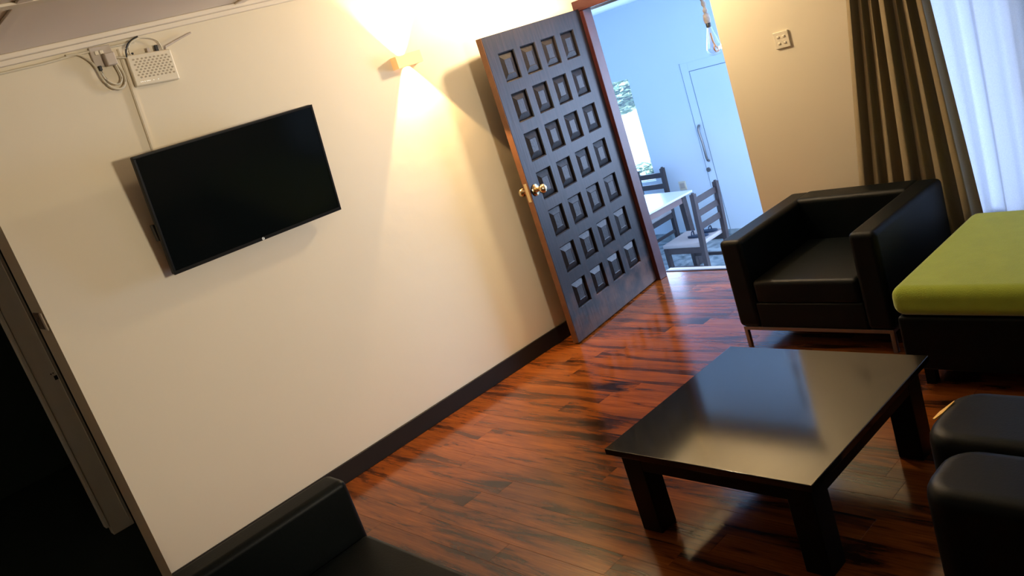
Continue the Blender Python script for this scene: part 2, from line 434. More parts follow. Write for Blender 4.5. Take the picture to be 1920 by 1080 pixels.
# doorway frame
jm = struct(box('trim_20', (0.0, 4.535, 0.0), (0.078, 4.62, 1.99), m_jamb, bev=0.004, seg=2), 'red brown wooden door jamb')
struct(box('trim_21', (-0.0, 4.53, 1.99), (1.08, 4.62, 2.062), m_jamb, bev=0.004, seg=2), 'red brown wooden door lintel')
struct(box('trim_22', (1.0501, 4.63, 0.0), (1.09, 4.72, 1.99), m_jamb, bev=0.004, seg=2), 'red brown wooden door jamb')
struct(box('trim_23', (0.0, 4.70, -0.03), (1.05, 4.722, 0.004), m_strip), 'dark threshold strip')
struct(box('trim_24', (-0.02, 4.722, -0.10), (1.10, 4.79, -0.002), m_sill, bev=0.004), 'pale stone door sill')

# ================================================================== the carved door (open, swung to the left wall)
A = Vector((0.208, 3.469, 0.0)); Bh = Vector((0.045, 4.540, 0.0)); DW = (Bh-A).length; u = (Bh-A).normalized()
dr = thing('door_1', 'open dark carved wooden door with rows of small square panels', 'door', (A.x, A.y, 0.012))
dr['kind'] = 'structure'; del dr['category']
dr.rotation_euler = (0, 0, math.atan2(u.y, u.x))   # local x along leaf, local -y faces the room
DH = 1.993; T = 0.045
us = [0.105, 0.332, 0.558, 0.785]; pw = 0.160
zs = [1.711-0.012-0.2515*i for i in range(7)]; ph = 0.181
bm = bmesh.new()
xs = [0.0]
for q in us: xs += [q, q+pw]
xs.append(DW)
ys = [0.0]
for q in reversed(zs): ys += [q, q+ph]
ys.append(DH)
def gridface(x0, x1, z0, z1): 
    vs = [bm.verts.new(c) for c in ((x0, 0, z0), (x1, 0, z0), (x1, 0, z1), (x0, 0, z1))]; bm.faces.new(vs)
D = 0.019
for i in range(len(xs)-1):
    for j in range(len(ys)-1):
        x0, x1, z0, z1 = xs[i], xs[i+1], ys[j], ys[j+1]
        if i % 2 == 1 and j % 2 == 1:
            c = 0.006   # chamfered recess walls
            o4 = [(x0, 0, z0), (x1, 0, z0), (x1, 0, z1), (x0, 0, z1)]
            m4 = [(x0+c, 0.005, z0+c), (x1-c, 0.005, z0+c), (x1-c, 0.005, z1-c), (x0+c, 0.005, z1-c)]
            i4 = [(x0+c, D, z0+c), (x1-c, D, z0+c), (x1-c, D, z1-c), (x0+c, D, z1-c)]
            for P, Q in ((o4, m4), (m4, i4)):
                for kk in range(4):
                    l = (kk+1) % 4
                    bm.faces.new([bm.verts.new(p) for p in (P[kk], P[l], Q[l], Q[kk])])
        else: gridface(x0, x1, z0, z1)
# back, sides
for q in ([(0, T, 0), (DW, T, 0), (DW, T, DH), (0, T, DH)], [(0, 0, 0), (0, T, 0), (0, T, DH), (0, 0, DH)], [(DW, 0, 0), (DW, T, 0), (DW, T, DH), (DW, 0, DH)],
          [(0, 0, DH), (DW, 0, DH), (DW, T, DH), (0, T, DH)], [(0, 0, 0), (DW, 0, 0), (DW, T, 0), (0, T, 0)]):
    bm.faces.new([bm.verts.new(p) for p in q])
bmesh.ops.remove_doubles(bm, verts=bm.verts[:], dist=1e-5)
leaf = finish(bm, 'leaf_frame', m_door, dr)
box('edge_strip', (-0.004, 0.002, 0.0), (0.0005, T-0.002, DH), m_edge, dr)
# raised and fielded panels
bm = bmesh.new()
w2, h2 = pw-0.012, ph-0.012
def ring(inx, y): return [bm.verts.new(c) for c in ((inx, y, inx), (w2-inx, y, inx), (w2-inx, y, h2-inx), (inx, y, h2-inx))]
rs = [ring(0.0, D+0.001), ring(0.006, D-0.002), ring(0.040, 0.004), ring(0.044, 0.0055), ring(0.050, 0.0055)]
for P, Q in zip(rs, rs[1:]):
    for kk in range(4):
        l = (kk+1) % 4; bm.faces.new((P[kk], P[l], Q[l], Q[kk]))
bm.faces.new(rs[-1])
pm = bpy.data.meshes.new('door_panel'); bmesh.ops.recalc_face_normals(bm, faces=bm.faces[:]); bm.to_mesh(pm); bm.free(); pm.materials.append(m_panel)
for z in zs:
    for q in us:
        o = bpy.data.objects.new('door_panel', pm); COL.objects.link(o); o.parent = dr; o.location = (q+0.006, 0, z+0.006)
# knob with round rose, both sides
bm = bmesh.new()
alathe(bm, [(0, 0), (0.036, 0.0), (0.038, 0.004), (0.030, 0.010), (0.016, 0.013), (0.012, 0.030), (0.020, 0.040), (0.029, 0.050), (0.031, 0.062), (0.026, 0.074), (0.012, 0.081), (0, 0.082)], 28,
       Matrix.Translation((0.052, -0.0005, 1.03)) @ Matrix.Rotation(pi/2, 4, 'X'))
finish(bm, 'door_knob', m_brass, dr, True, 60)
bm = bmesh.new()
alathe(bm, [(0, 0), (0.036, 0.0), (0.038, 0.004), (0.030, 0.010), (0.016, 0.013), (0.012, 0.030), (0.020, 0.040), (0.029, 0.050), (0.031, 0.062), (0.026, 0.074), (0.012, 0.081), (0, 0.082)], 28,
       Matrix.Translation((0.052, T+0.0005, 1.03)) @ Matrix.Rotation(-pi/2, 4, 'X'))
finish(bm, 'door_knob', m_brass, dr, True, 60)
box('latch_plate', (-0.006, 0.010, 0.97), (-0.0035, T-0.010, 1.09), m_brass, dr, bev=0.001, seg=1)
for hz in (0.25, 1.0, 1.75):
    bm = bmesh.new(); acyl(bm, (DW+0.004, -0.004, hz), 0.006, 0.10); finish(bm, 'hinge', m_brass, dr, True)

# ================================================================== dark hallway beyond the left wall end
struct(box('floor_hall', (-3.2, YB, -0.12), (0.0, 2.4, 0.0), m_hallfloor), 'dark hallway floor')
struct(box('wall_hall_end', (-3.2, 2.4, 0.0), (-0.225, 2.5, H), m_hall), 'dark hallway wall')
struct(box('wall_hall_left', (-3.3, YB, 0.0), (-3.2, 2.5, H), m_hall), 'unlit teal hallway wall')
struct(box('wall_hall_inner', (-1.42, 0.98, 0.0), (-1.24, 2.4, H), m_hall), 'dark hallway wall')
jb = thing('door_2', 'white painted hallway door frame with a strike hole', 'door frame', (-1.2, 0.86, 0)); jb['kind'] = 'structure'; del jb['category']
box('jamb', (-0.06, -0.065, 0.0), (0.0, 0.060, 2.1), m_white, jb, bev=0.004)
box('stop_bead', (-0.045, -0.088, 0.06), (0.008, -0.066, 2.1), m_white, jb, bev=0.005)
box('jamb_ridge', (0.0, 0.040, 0.03), (0.006, 0.047, 2.1), m_white, jb, bev=0.002, seg=1)
box('strike_hole', (0.0005, 0.022, 0.975), (0.003, 0.042, 1.0), m_black, jb)
box('strike_hole', (0.0005, 0.012, 1.012), (0.002, 0.018, 1.020), m_black, jb)
box('strike_hole', (0.0005, 0.024, 1.014), (0.002, 0.030, 1.020), m_black, jb)
struct(box('trim_30', (-3.2, 0.795, 2.1), (-1.14, 0.935, 2.2), m_white), 'white door head')
# latch keeper on the wall end
lk = thing('latch_keeper', 'small white latch keeper screwed to the left end of the wall', 'latch', (-0.12, 0.757, 1.42))
box('recess_plate', (-0.085, -0.003, -0.040), (0.068, 0.0, 0.040), m_recess, lk)
box('keeper_bar', (0.066, -0.010, -0.043), (0.104, 0.0, 0.043), m_trim, lk, bev=0.005)
for sx, sz in ((-0.02, 0.015), (-0.05, -0.005), (0.0, -0.028)):
    bm = bmesh.new(); acyl(bm, (sx, -0.005, sz), 0.006, 0.004, 'Y', 12); finish(bm, 'screw', m_steel, lk, True)

# ================================================================== STRUCTURE: dining room beyond the doorway
FZ = -0.65; CZ = 1.975; YD = 7.28
struct(box('floor_dining', (-3.6, 4.70, FZ-0.1), (2.9, YD, FZ), m_tile), 'bluish marbled dining room floor')
struct(box('ceiling_dining', (-3.6, 4.70, CZ), (2.9, YD+0.15, CZ+0.1), m_wall2), 'pale ceiling of the dining room')
panelled_wall('wall_dining_back', (-3.6, YD, FZ), (2.9, YD+0.15, CZ), [(-3.05, -2.02, 0.08, 1.238), (1.05, 2.4, 0.2, 1.7)], 'X', m_wall2, 'pale blue white back wall of the dining room')
panelled_wall('wall_dining_right', (2.6, 4.70, FZ), (2.75, YD, CZ), [(5.0, 7.0, 0.0, 1.5)], 'Y', m_wall2, 'pale wall of the dining room')
struct(box('wall_dining_left', (-3.75, 4.55, FZ), (-3.6, YD, CZ), m_wall2), 'pale wall of the dining room')
struct(box('wall_dining_front', (-3.6, 4.60, FZ), (-0.225, 4.70, CZ), m_wall2), 'pale wall of the dining room')
struct(box('wall_dining_step', (-0.225, 4.66, FZ), (2.6, 4.72, -0.12), m_wall2), 'pale wall below the doorway')
struct(box('baseboard_dining', (-3.6, YD-0.015, FZ), (2.6, YD, FZ+0.10), m_tile), 'bluish tile skirting')
w2f = struct(box('window_2', (-3.05, YD+0.03, 0.06), (-2.02, YD+0.10, 0.09), m_winframe), 'bright dining room window onto the garden')
box('window_frame', (-3.05, YD+0.06, 0.09), (-3.01, YD+0.10, 1.238), m_winframe, w2f)
box('pane', (-3.01, YD+0.078, 0.09), (-2.02, YD+0.082, 1.238), m_pane, w2f)
# flat white door in the back wall
d3 = thing('door_3', 'flat pale blue white door with a long curved pull handle', 'door', (-0.85, YD, 0)); d3['kind'] = 'structure'; del d3['category']
FL, FR = -1.318+0.85, -1.318+0.85+0.98
box('door_frame', (FL, -0.006, FZ), (FL+0.092, 0.0, 1.245), m_wall2, d3, bev=0.002, seg=1)
box('door_frame', (FR-0.092, -0.006, FZ), (FR, 0.0, 1.245), m_wall2, d3, bev=0.002, seg=1)
box('door_frame', (FL+0.092, -0.006, 1.157), (FR-0.092, 0.0, 1.245), m_wall2, d3, bev=0.002, seg=1)
box('door_leaf', (FL+0.098, -0.005, FZ), (FR-0.098, 0.0, 1.150), m_wall2, d3, bev=0.002, seg=1)
box('gap_line', (FL-0.006, -0.004, FZ), (FL, -0.0005, 1.25), m_darkline, d3)
box('gap_line', (FL+0.092, -0.006, FZ), (FL+0.098, -0.0005, 1.157), m_darkline, d3)
box('gap_line', (FL+0.092, -0.006, 1.150), (FR-0.092, -0.0005, 1.157), m_darkline, d3)
tube('pull_handle', [(-1.271+0.85, -0.010, 0.60), (-1.262+0.85, -0.050, 0.56), (-1.245+0.85, -0.060, 0.40), (-1.250+0.85, -0.050, 0.25), (-1.262+0.85, -0.010, 0.215)], 0.013, m_steel, d3)
bm = bmesh.new(); acyl(bm, (-1.292+0.85, -0.016, 0.124), 0.024, 0.012, 'Y', 16); finish(bm, 'lock_cylinder', m_steel, d3, True)
# small socket low on the back wall
s2 = thing('wall_socket', 'small pale socket plate low on the dining room wall', 'socket', (-1.68, YD, -0.015))
box('plate', (-0.045, -0.010, -0.05), (0.045, 0.0, 0.05), m_plast, s2, bev=0.003); box('socket_face', (-0.03, -0.013, -0.03), (0.03, -0.0095, 0.03), m_plast2, s2, bev=0.002)

# garden beyond the dining window
struct(box('ground', (-14, YD+0.3, FZ-0.5), (0.5, 24, FZ-0.3), m_ground), 'pale garden ground')
def tree(loc, h, r, label, seed, n, off=0.0):
    rnd = random.Random(seed)
    t = thing('garden_tree', label, 'tree', loc, group=None)
    tube('trunk', [(off, 0, 0), (off*0.95+0.05, 0.02, h*0.4), (off*0.6-0.03, 0, h*0.75), (0.0, 0, h*0.97)], lambda s: 0.09*(1-0.6*s), m_bark, t)
    bm = bmesh.new()
    for i in range(n):
        v = Vector((rnd.gauss(0, 1), rnd.gauss(0, 1), rnd.gauss(0, 1))).normalized()*r*rnd.uniform(0.3, 1.0); v.z = v.z*0.7+h
        s = rnd.uniform(0.05, 0.10); R3 = Matrix.Rotation(rnd.uniform(0, 6.28), 3, 'Z') @ Matrix.Rotation(rnd.uniform(-1, 1), 3, 'X')
        q = [bm.verts.new(v+R3 @ Vector(c)) for c in ((-s, 0, 0), (0, -s*.45, 0.01), (s, 0, 0), (0, s*.45, 0.01))]
        bm.faces.new(q)
    o = finish(bm, 'crown', m_leaf, t); o['kind'] = 'stuff'
tree((-5.15, 10.8, FZ-0.3), 1.68, 0.45, 'leafy tree seen through the top of the dining room window', 3, 1700, off=-1.1)
tree((-4.35, 9.9, FZ-0.3), 0.48, 0.34, 'low leafy shrub at the foot of the dining room window', 5, 900)

# ================================================================== TELEVISION
tv_c = Vector((0.1196, 1.7925, 1.672))
tv = thing('television', 'black flat television on the cream wall, tilted forward on its bracket', 'television', tv_c)
ex = Vector((0, 1, -0.019)).normalized()
upv = Vector((0.150, 0.019, 1.0)).normalized()
nrm = ex.cross(upv).normalized()      # towards the room
if nrm.x < 0: nrm = -nrm
TM = Matrix((ex, upv, nrm)).transposed().to_4x4()
TW, TH = 0.948, 0.566
def tbox(name, lo, hi, mt, bev=0.0, seg=2, par=tv): return box(name, lo, hi, mt, par, bev, seg, TM)
tbox('housing', (-TW/2, -TH/2, -0.035), (TW/2, TH/2, -0.001), m_tvframe, 0.006)
tbox('rear_bulge', (-TW*0.34, -TH*0.36, -0.060), (TW*0.34, TH*0.30, -0.035), m_tvframe, 0.008)
tbox('screen', (-TW/2+0.011, -TH/2+0.017, -0.0015), (TW/2-0.011, TH/2-0.011, 0.0005), m_screen)
tbox('bezel', (-TW/2, TH/2-0.011, -0.003), (TW/2, TH/2, 0.002), m_tvframe, 0.001, 1)
tbox('bezel', (-TW/2, -TH/2, -0.003), (TW/2, -TH/2+0.017, 0.002), m_tvframe, 0.001, 1)
tbox('bezel', (-TW/2, -TH/2+0.017, -0.003), (-TW/2+0.011, TH/2-0.011, 0.002), m_tvframe, 0.001, 1)
tbox('bezel', (TW/2-0.011, -TH/2+0.017, -0.003), (TW/2, TH/2-0.011, 0.002), m_tvframe, 0.001, 1)
# small round silvery maker's mark under the screen
bm = bmesh.new()
for k2 in range(16):
    if k2 == 2: continue
    a0, a1 = 2*pi*k2/16, 2*pi*(k2+1)/16
    vs = [bm.verts.new(TM @ Vector((0.0+r*math.cos(a), -TH/2+0.0085+r*math.sin(a), 0.0024))) for r, a in ((0.0052, a0), (0.0068, a0), (0.0068, a1), (0.0052, a1))]
    bm.faces.new(vs)
for lo, hi in (((-0.0008, -0.003, 0), (0.0006, 0.003, 0)), ((0.0006, -0.003, 0), (0.003, -0.0018, 0)), ((0.0009, -0.0006, 0), (0.0048, 0.0006, 0))):
    vs = [bm.verts.new(TM @ Vector((x, -TH/2+0.0085+y, 0.0024))) for x, y in ((lo[0], lo[1]), (hi[0], lo[1]), (hi[0], hi[1]), (lo[0], hi[1]))]; bm.faces.new(vs)
finish(bm, 'logo', m_led, tv)
bk = box('bracket', (-0.119, -0.20, -0.12), (-0.113, 0.20, 0.12), m_bracket, tv, bev=0.002)
for s in (-0.17, 0.17):
    box('bracket_arm', (-0.115, s-0.015, -0.11), (-0.070, s+0.015, 0.11), m_bracket, tv, bev=0.003)
box('side_clamp', (-0.085, -TW/2-0.006, -0.10), (-0.045, -TW/2+0.05, -0.02), m_bracket, tv, bev=0.004)

# ================================================================== ROUTER, socket, cables
rt = thing('wifi_router', 'white router box with vent holes mounted high on the wall above the television', 'router', (0.001, 1.63, 2.322))
rt.rotation_euler = (math.radians(-4.5), 0, 0)
box('housing', (0.0, -0.106, -0.072), (0.028, 0.106, 0.072), m_plast, rt, bev=0.008, seg=3)
bm = bmesh.new()
for r_ in range(8):
    for c_ in range(9):
        yy = -0.078+c_*0.0195+(0.0097 if r_ % 2 else 0); zz = 0.048-r_*0.0118
        if yy > 0.09: continue
        v = acyl(bm, (0.0285, yy, zz), 0.0042, 0.0012, 'X', 8)
        for q in v: q.co.y = yy+(q.co.y-yy)*1.25
o = finish(bm, 'vent_holes', m_hole, rt); o['kind'] = 'stuff'
for i, yy in enumerate((-0.078, -0.070, -0.060, -0.050, -0.043, -0.036, -0.018, 0.004)):
    box('status_light', (0.028, yy-0.002, -0.056+0.0), (0.0293, yy+0.002, -0.053), m_led, rt)
tube('antenna', [(0.012, 0.085, 0.070), (0.014, 0.092, 0.086), (0.016, 0.150, 0.106), (0.017, 0.232, 0.132)], lambda s: 0.0065*(1-0.3*s), m_plast2, rt, smooth=False)
tube('network_cable', [(0.014, -0.075, 0.065), (0.03, -0.085, 0.100), (0.03, -0.055, 0.130), (0.02, 0.0, 0.140), (0.015, 0.06, 0.120), (0.014, 0.075, 0.07)], 0.0035, m_cable, rt)
tube('power_cable', [(0.014, -0.100, 0.040), (0.03, -0.10, 0.085), (0.032, -0.082, 0.118), (0.02, -0.05, 0.138), (0.015, -0.02, 0.150)], 0.0038, m_black, rt)
box('plug', (0.006, 0.040, 0.066), (0.020, 0.056, 0.100), m_black, rt, bev=0.002)
box('plug', (0.006, -0.074, 0.064), (0.020, -0.064, 0.082), m_black, rt, bev=0.002)
box('plug', (0.006, 0.000, 0.066), (0.020, 0.014, 0.092), m_plast2, rt, bev=0.002)

sk = thing('wall_socket', 'square twin power socket under the cornice left of the router', 'socket', (0.0, 1.438, 2.425))
sk.rotation_euler = (math.radians(-2), 0, 0)
box('plate', (0.0, -0.048, -0.045), (0.014, 0.048, 0.045), m_plast2, sk, bev=0.004)
for yy in (-0.022, 0.0): box('rocker', (0.014, yy-0.008, 0.008), (0.019, yy+0.008, 0.026), m_plast, sk, bev=0.002)
box('adapter', (0.010, -0.004, -0.050), (0.046, 0.044, 0.006), m_plast2, sk, bev=0.006)
box('plug', (0.012, -0.040, -0.062), (0.028, -0.026, -0.040), m_black, sk, bev=0.003)
tube('power_lead', [(0.020, -0.033, -0.060), (0.016, -0.030, -0.085), (0.010, -0.018, -0.108)], 0.0035, m_black, sk)
tag(tube('cable', [(0.008, 1.29, 2.462), (0.010, 1.345, 2.452), (0.012, 1.385, 2.40), (0.013, 1.395, 2.33), (0.014, 1.418, 2.285), (0.014, 1.455, 2.270), (0.014, 1.485, 2.290), (0.014, 1.494, 2.335), (0.014, 1.482, 2.385)], 0.006, m_cable),
    'thick cream cable looping down below the square socket', 'cable')
tag(tube('cable', [(0.018, 1.402, 2.385), (0.018, 1.404, 2.335), (0.018, 1.428, 2.300), (0.018, 1.458, 2.292), (0.018, 1.478, 2.318), (0.018, 1.474, 2.378)], 0.004, m_cable),
    'thin cream cable forming the inner loop below the square socket', 'cable')
tag(tube('cable', [(0.006, 0.78, 2.446), (0.006, 1.02, 2.452), (0.006, 1.20, 2.452), (0.006, 1.34, 2.457), (0.006, 1.60, 2.455)], 0.006, m_cable), 'cream cable clipped along the underside of the cornice', 'cable')
tag(tube('cable', [(0.014, 1.49, 2.405), (0.02, 1.515, 2.398), (0.02, 1.545, 2.390)], 0.005, m_cable), 'short cream cable joining the socket to the router', 'cable')
cd = thing('cable_trunking', 'thin cream cable trunking running down the wall to the television', 'trunking', (0, 0, 0))
def strip_(y0, z0, y1, z1, w, d, nm):
    bm = bmesh.new(); 
    for x in (0.0, d):
        pass
    P = [(0, y0-w, z0), (0, y0+w, z0), (0, y1+w, z1), (0, y1-w, z1)]
    Q = [(d, y0-w*.8, z0), (d, y0+w*.8, z0), (d, y1+w*.8, z1), (d, y1-w*.8, z1)]
    a = [bm.verts.new(p) for p in P]; b = [bm.verts.new(p) for p in Q]
    bm.faces.new(a); bm.faces.new(b)
    for i in range(4): bm.faces.new((a[i], a[(i+1) % 4], b[(i+1) % 4], b[i]))
    return finish(bm, nm, m_wall, cd)
strip_(1.523, 2.440, 1.470, 1.80, 0.012, 0.008, 'trunking_base')
strip_(1.523, 2.440, 1.470, 1.80, 0.007, 0.011, 'trunking_cover')

# ================================================================== WALL SCONCE
sc = thing('wall_sconce', 'small square up and down wall light glowing on the cream wall', 'wall light', (0.0, 3.033, 2.0185))
bm = bmesh.new(); t_ = 0.004
abox(bm, (0.058-t_, -0.090, -0.034), (0.058, 0.090, 0.034))
abox(bm, (0.0, -0.090, -0.034), (0.058-t_, -0.090+t_, 0.034)); abox(bm, (0.0, 0.090-t_, -0.034), (0.058-t_, 0.090, 0.034))
finish(bm, 'shade', m_sconce, sc)
box('back_plate', (0.0, -0.05, -0.03), (0.004, 0.05, 0.03), m_sconce, sc)
# ceiling lamps (bulkheads)
def ceiling_lamp(x, y, label):
    t = thing('ceiling_lamp', label, 'lamp', (x, y, H))
    bm = bmesh.new(); acyl(bm, (0, 0, -0.010), 0.06, 0.02, 'Z', 32); finish(bm, 'base', m_plast, t, True)
    bm = bmesh.new(); alathe(bm, [(0.018, -0.02), (0.018, -0.05), (0.028, -0.075), (0.0, -0.075)], 20); finish(bm, 'lamp_holder', m_plast2, t, True)
ceiling_lamp(0.60, 3.90, 'ceiling lamp holder near the doorway')


# ================================================================== LIGHT SWITCH on the far wall
sw = thing('light_switch', 'square cream four gang light switch between doorway and curtain', 'switch', (1.4515, 4.55, 1.4595))
box('plate', (-0.047, -0.011, -0.047), (0.047, 0.0, 0.047), m_plast, sw, bev=0.003)
for a in (-0.018, 0.018):
    for b in (-0.018, 0.018):
        box('rocker', (a-0.008, -0.0155, b-0.006), (a+0.008, -0.0105, b+0.006), m_plast, sw, bev=0.0025)

# ================================================================== HANGING BULB in the dining room
hb = thing('pendant_bulb', 'large clear pear shaped bulb hanging on a twisted cord in the doorway', 'light bulb', (0.725, 4.95, 1.485))
bm = bmesh.new()
alathe(bm, [(0.0, -0.048), (0.020, -0.046), (0.038, -0.036), (0.050, -0.018), (0.054, 0.002), (0.050, 0.026), (0.041, 0.055), (0.030, 0.090), (0.021, 0.120), (0.016, 0.140)], 28)
finish(bm, 'glass', m_bulb, hb, True, 80)
bm = bmesh.new(); alathe(bm, [(0.0, 0.135), (0.016, 0.137), (0.017, 0.165), (0.014, 0.168), (0.0, 0.17)], 16); finish(bm, 'screw_cap', m_black, hb, True, 50)
bm = bmesh.new(); alathe(bm, [(0.0, 0.165), (0.020, 0.167), (0.024, 0.190), (0.021, 0.222), (0.009, 0.232), (0, 0.232)], 16); finish(bm, 'lamp_holder', m_cord, hb, True, 50)
tube('filament', [(0.0, 0.0, 0.10), (0.004, 0, 0.04), (0.020, 0, 0.005), (0.024, 0.01, -0.018), (0.012, 0.0, -0.026), (0.006, -0.01, -0.005), (0.010, 0, 0.02)], 0.0055, m_filament, hb)
def cord_r(s): return 0.007+0.010*abs(math.sin(s*16))
bm = bmesh.new(); atube(bm, [(0, 0, 0.228), (0.004, 0, 0.28), (-0.006, 0, 0.34), (0.003, 0, 0.40), (0, 0, CZ-1.485)], cord_r, 10); finish(bm, 'cord', m_cord, hb, True, 60)

# ================================================================== COFFEE TABLE
ct = thing('coffee_table', 'low square glossy black coffee table in the middle of the floor', 'table', (2.315, 2.38, 0.0))
ct.rotation_euler = (0, 0, math.radians(0.0))
box('table_top', (-0.430, -0.445, 0.349), (0.428, 0.443, 0.375), m_blackwood, ct, bev=0.003, seg=2)
box('apron', (-0.392, -0.407, 0.275), (0.392, -0.385, 0.349), m_blackmatte, ct, bev=0.002, seg=1)
box('apron', (-0.392, 0.385, 0.275), (0.392, 0.407, 0.349), m_blackmatte, ct, bev=0.002, seg=1)
box('apron', (-0.392, -0.385, 0.275), (-0.370, 0.385, 0.349), m_blackmatte, ct, bev=0.002, seg=1)
box('apron', (0.370, -0.385, 0.275), (0.392, 0.385, 0.349), m_blackmatte, ct, bev=0.002, seg=1)
for sx in (-1, 1):
    for sy in (-1, 1):
        x0, x1 = sorted((sx*0.300, sx*0.394)); y0, y1 = sorted((sy*0.315, sy*0.409))
        box('leg', (x0, y0, 0.0), (x1, y1, 0.350), m_blackmatte, ct, bev=0.003, seg=1)

# ================================================================== BLACK TUB ARMCHAIRS
def tub_chair(label, loc, rotz, WD=0.85, kind='tub_armchair', cat='armchair', seats=1):
    # local: front at y=0, back at y=DP, x 0..WD
    DP, HT, ARM = 0.79, 0.615, 0.135
    t = thing(kind, label, cat, loc, rotz)
    box('armrest', (0, 0, 0.12), (ARM, DP-0.002, HT), m_leather, t, bev=0.028, seg=4)
    box('armrest', (WD-ARM, 0, 0.12), (WD, DP-0.002, HT), m_leather, t, bev=0.028, seg=4)
    box('backrest', (ARM-0.03, DP-0.17, 0.12), (WD-ARM+0.03, DP, HT+0.004), m_leather, t, bev=0.028, seg=4)
    box('seat_base', (ARM-0.005, 0.006, 0.12), (WD-ARM+0.005, DP-0.15, 0.26), m_leather, t, bev=0.010, seg=2)
    sw1 = (WD-2*ARM)/seats
    for i in range(seats): box('seat_cushion', (ARM+0.002+i*sw1, 0.004, 0.255), (ARM-0.002+(i+1)*sw1, DP-0.16, 0.385), m_leather, t, bev=0.026, seg=4)
    fr = box('leg_frame', (0.015, 0.012, 0.100), (WD-0.015, 0.034, 0.120), m_steel, t, bev=0.002, seg=1)
    box('leg_frame', (0.015, DP-0.034, 0.100), (WD-0.015, DP-0.012, 0.120), m_steel, t, bev=0.002, seg=1)
    box('leg_frame', (0.015, 0.034, 0.100), (0.037, DP-0.034, 0.120), m_steel, t, bev=0.002, seg=1)
    box('leg_frame', (WD-0.037, 0.034, 0.100), (WD-0.015, DP-0.034, 0.120), m_steel, t, bev=0.002, seg=1)
    for x in (0.015, WD-0.037):
        for y_ in (0.012, DP-0.034):
            box('leg', (x, y_, 0.0), (x+0.022, y_+0.022, 0.102), m_steel, t, bev=0.002, seg=1)
    return t
c1 = tub_chair('black leather tub armchair with chrome legs beside the green topped daybed', (1.418, 3.535, 0), math.radians(0.0))
# second one in the lower left, facing the coffee table (front towards +y)
c2 = tub_chair('black leather two seater sofa cut off by the bottom edge, nearest the television wall', (3.145, 1.175, 0), pi, 1.95, 'tub_sofa', 'sofa', 2)

# ================================================================== GREEN DAYBED
db = thing('daybed', 'black based daybed with a lime green velour mattress under the window', 'daybed', (2.43, 3.22, 0))
def cushion(name, lo, hi, b, mt, par, puff=0.012):
    bm = bmesh.new(); abox(bm, lo, hi, b, 6)
    bmesh.ops.triangulate(bm, faces=[f for f in bm.faces if len(f.verts) > 4])
    o = finish(bm, name, mt, par, True, 70); wn(o); return o
cushion('mattress', (0.0, 0.0, 0.335), (1.90, 0.955, 0.468), 0.050, m_green, db)
box('base', (0.012, 0.012, 0.09), (1.885, 0.94, 0.335), m_leather, db, bev=0.015, seg=3)
for x in (0.06, 1.80):
    for y_ in (0.06, 0.86): box('leg', (x, y_, 0.0), (x+0.04, y_+0.04, 0.092), m_blackmatte, db)

# ================================================================== BLACK OTTOMANS at the right edge
def ottoman(label, x0, y0, x1, y1, h, rot=0):
    t = thing('ottoman', label, 'ottoman', (x0, y0, 0))
    bm = bmesh.new(); w, d = x1-x0, y1-y0; r = 0.10; sg = 6
    def outline(ins, z):
        pts = []
        for cx, cy, a0 in ((w-r, d-r, 0), (r, d-r, 90), (r, r, 180), (w-r, r, 270)):
            for i in range(sg+1):
                a = math.radians(a0+90*i/sg); rr = r-ins
                pts.append(bm.verts.new((cx+rr*math.cos(a), cy+rr*math.sin(a), z)))
        return pts
    L_ = [outline(0.012, 0.03), outline(0.0, 0.05), outline(0.0, h-0.045), outline(0.003, h-0.028), outline(0.012, h-0.012), outline(0.028, h-0.003), outline(0.05, h)]
    for a, b in zip(L_, L_[1:]):
        for i in range(len(a)): j = (i+1) % len(a); bm.faces.new((a[i], a[j], b[j], b[i]))
    bm.faces.new(L_[-1]); bm.faces.new(L_[0][::-1])
    wn(finish(bm, 'upholstery', m_leather, t, True, 60))
    for x, y_ in ((0.05, 0.05), (w-0.09, 0.05), (0.05, d-0.09), (w-0.09, d-0.09)): box('foot', (x, y_, 0.0), (x+0.04, y_+0.04, 0.035), m_blackmatte, t)
    return t
ottoman('black leather ottoman nearest the camera at the right edge', 3.055, 1.93, 3.62, 2.198, 0.42)
ottoman('black leather ottoman behind the near one, between it and the daybed', 2.955, 2.205, 3.52, 2.53, 0.42)
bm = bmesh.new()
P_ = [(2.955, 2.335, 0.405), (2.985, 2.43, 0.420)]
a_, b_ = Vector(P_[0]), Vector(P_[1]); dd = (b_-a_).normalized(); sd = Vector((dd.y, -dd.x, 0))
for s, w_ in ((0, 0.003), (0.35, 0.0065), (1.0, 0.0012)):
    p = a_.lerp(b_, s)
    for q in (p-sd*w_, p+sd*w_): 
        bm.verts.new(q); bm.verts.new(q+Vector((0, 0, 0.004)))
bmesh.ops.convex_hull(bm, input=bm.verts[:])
tag(finish(bm, 'golden_sliver', m_gold), 'tiny bright golden sliver lying on the far ottoman edge', 'golden_streak')  # bright streak on the ottoman edge built as a solid gold sliver

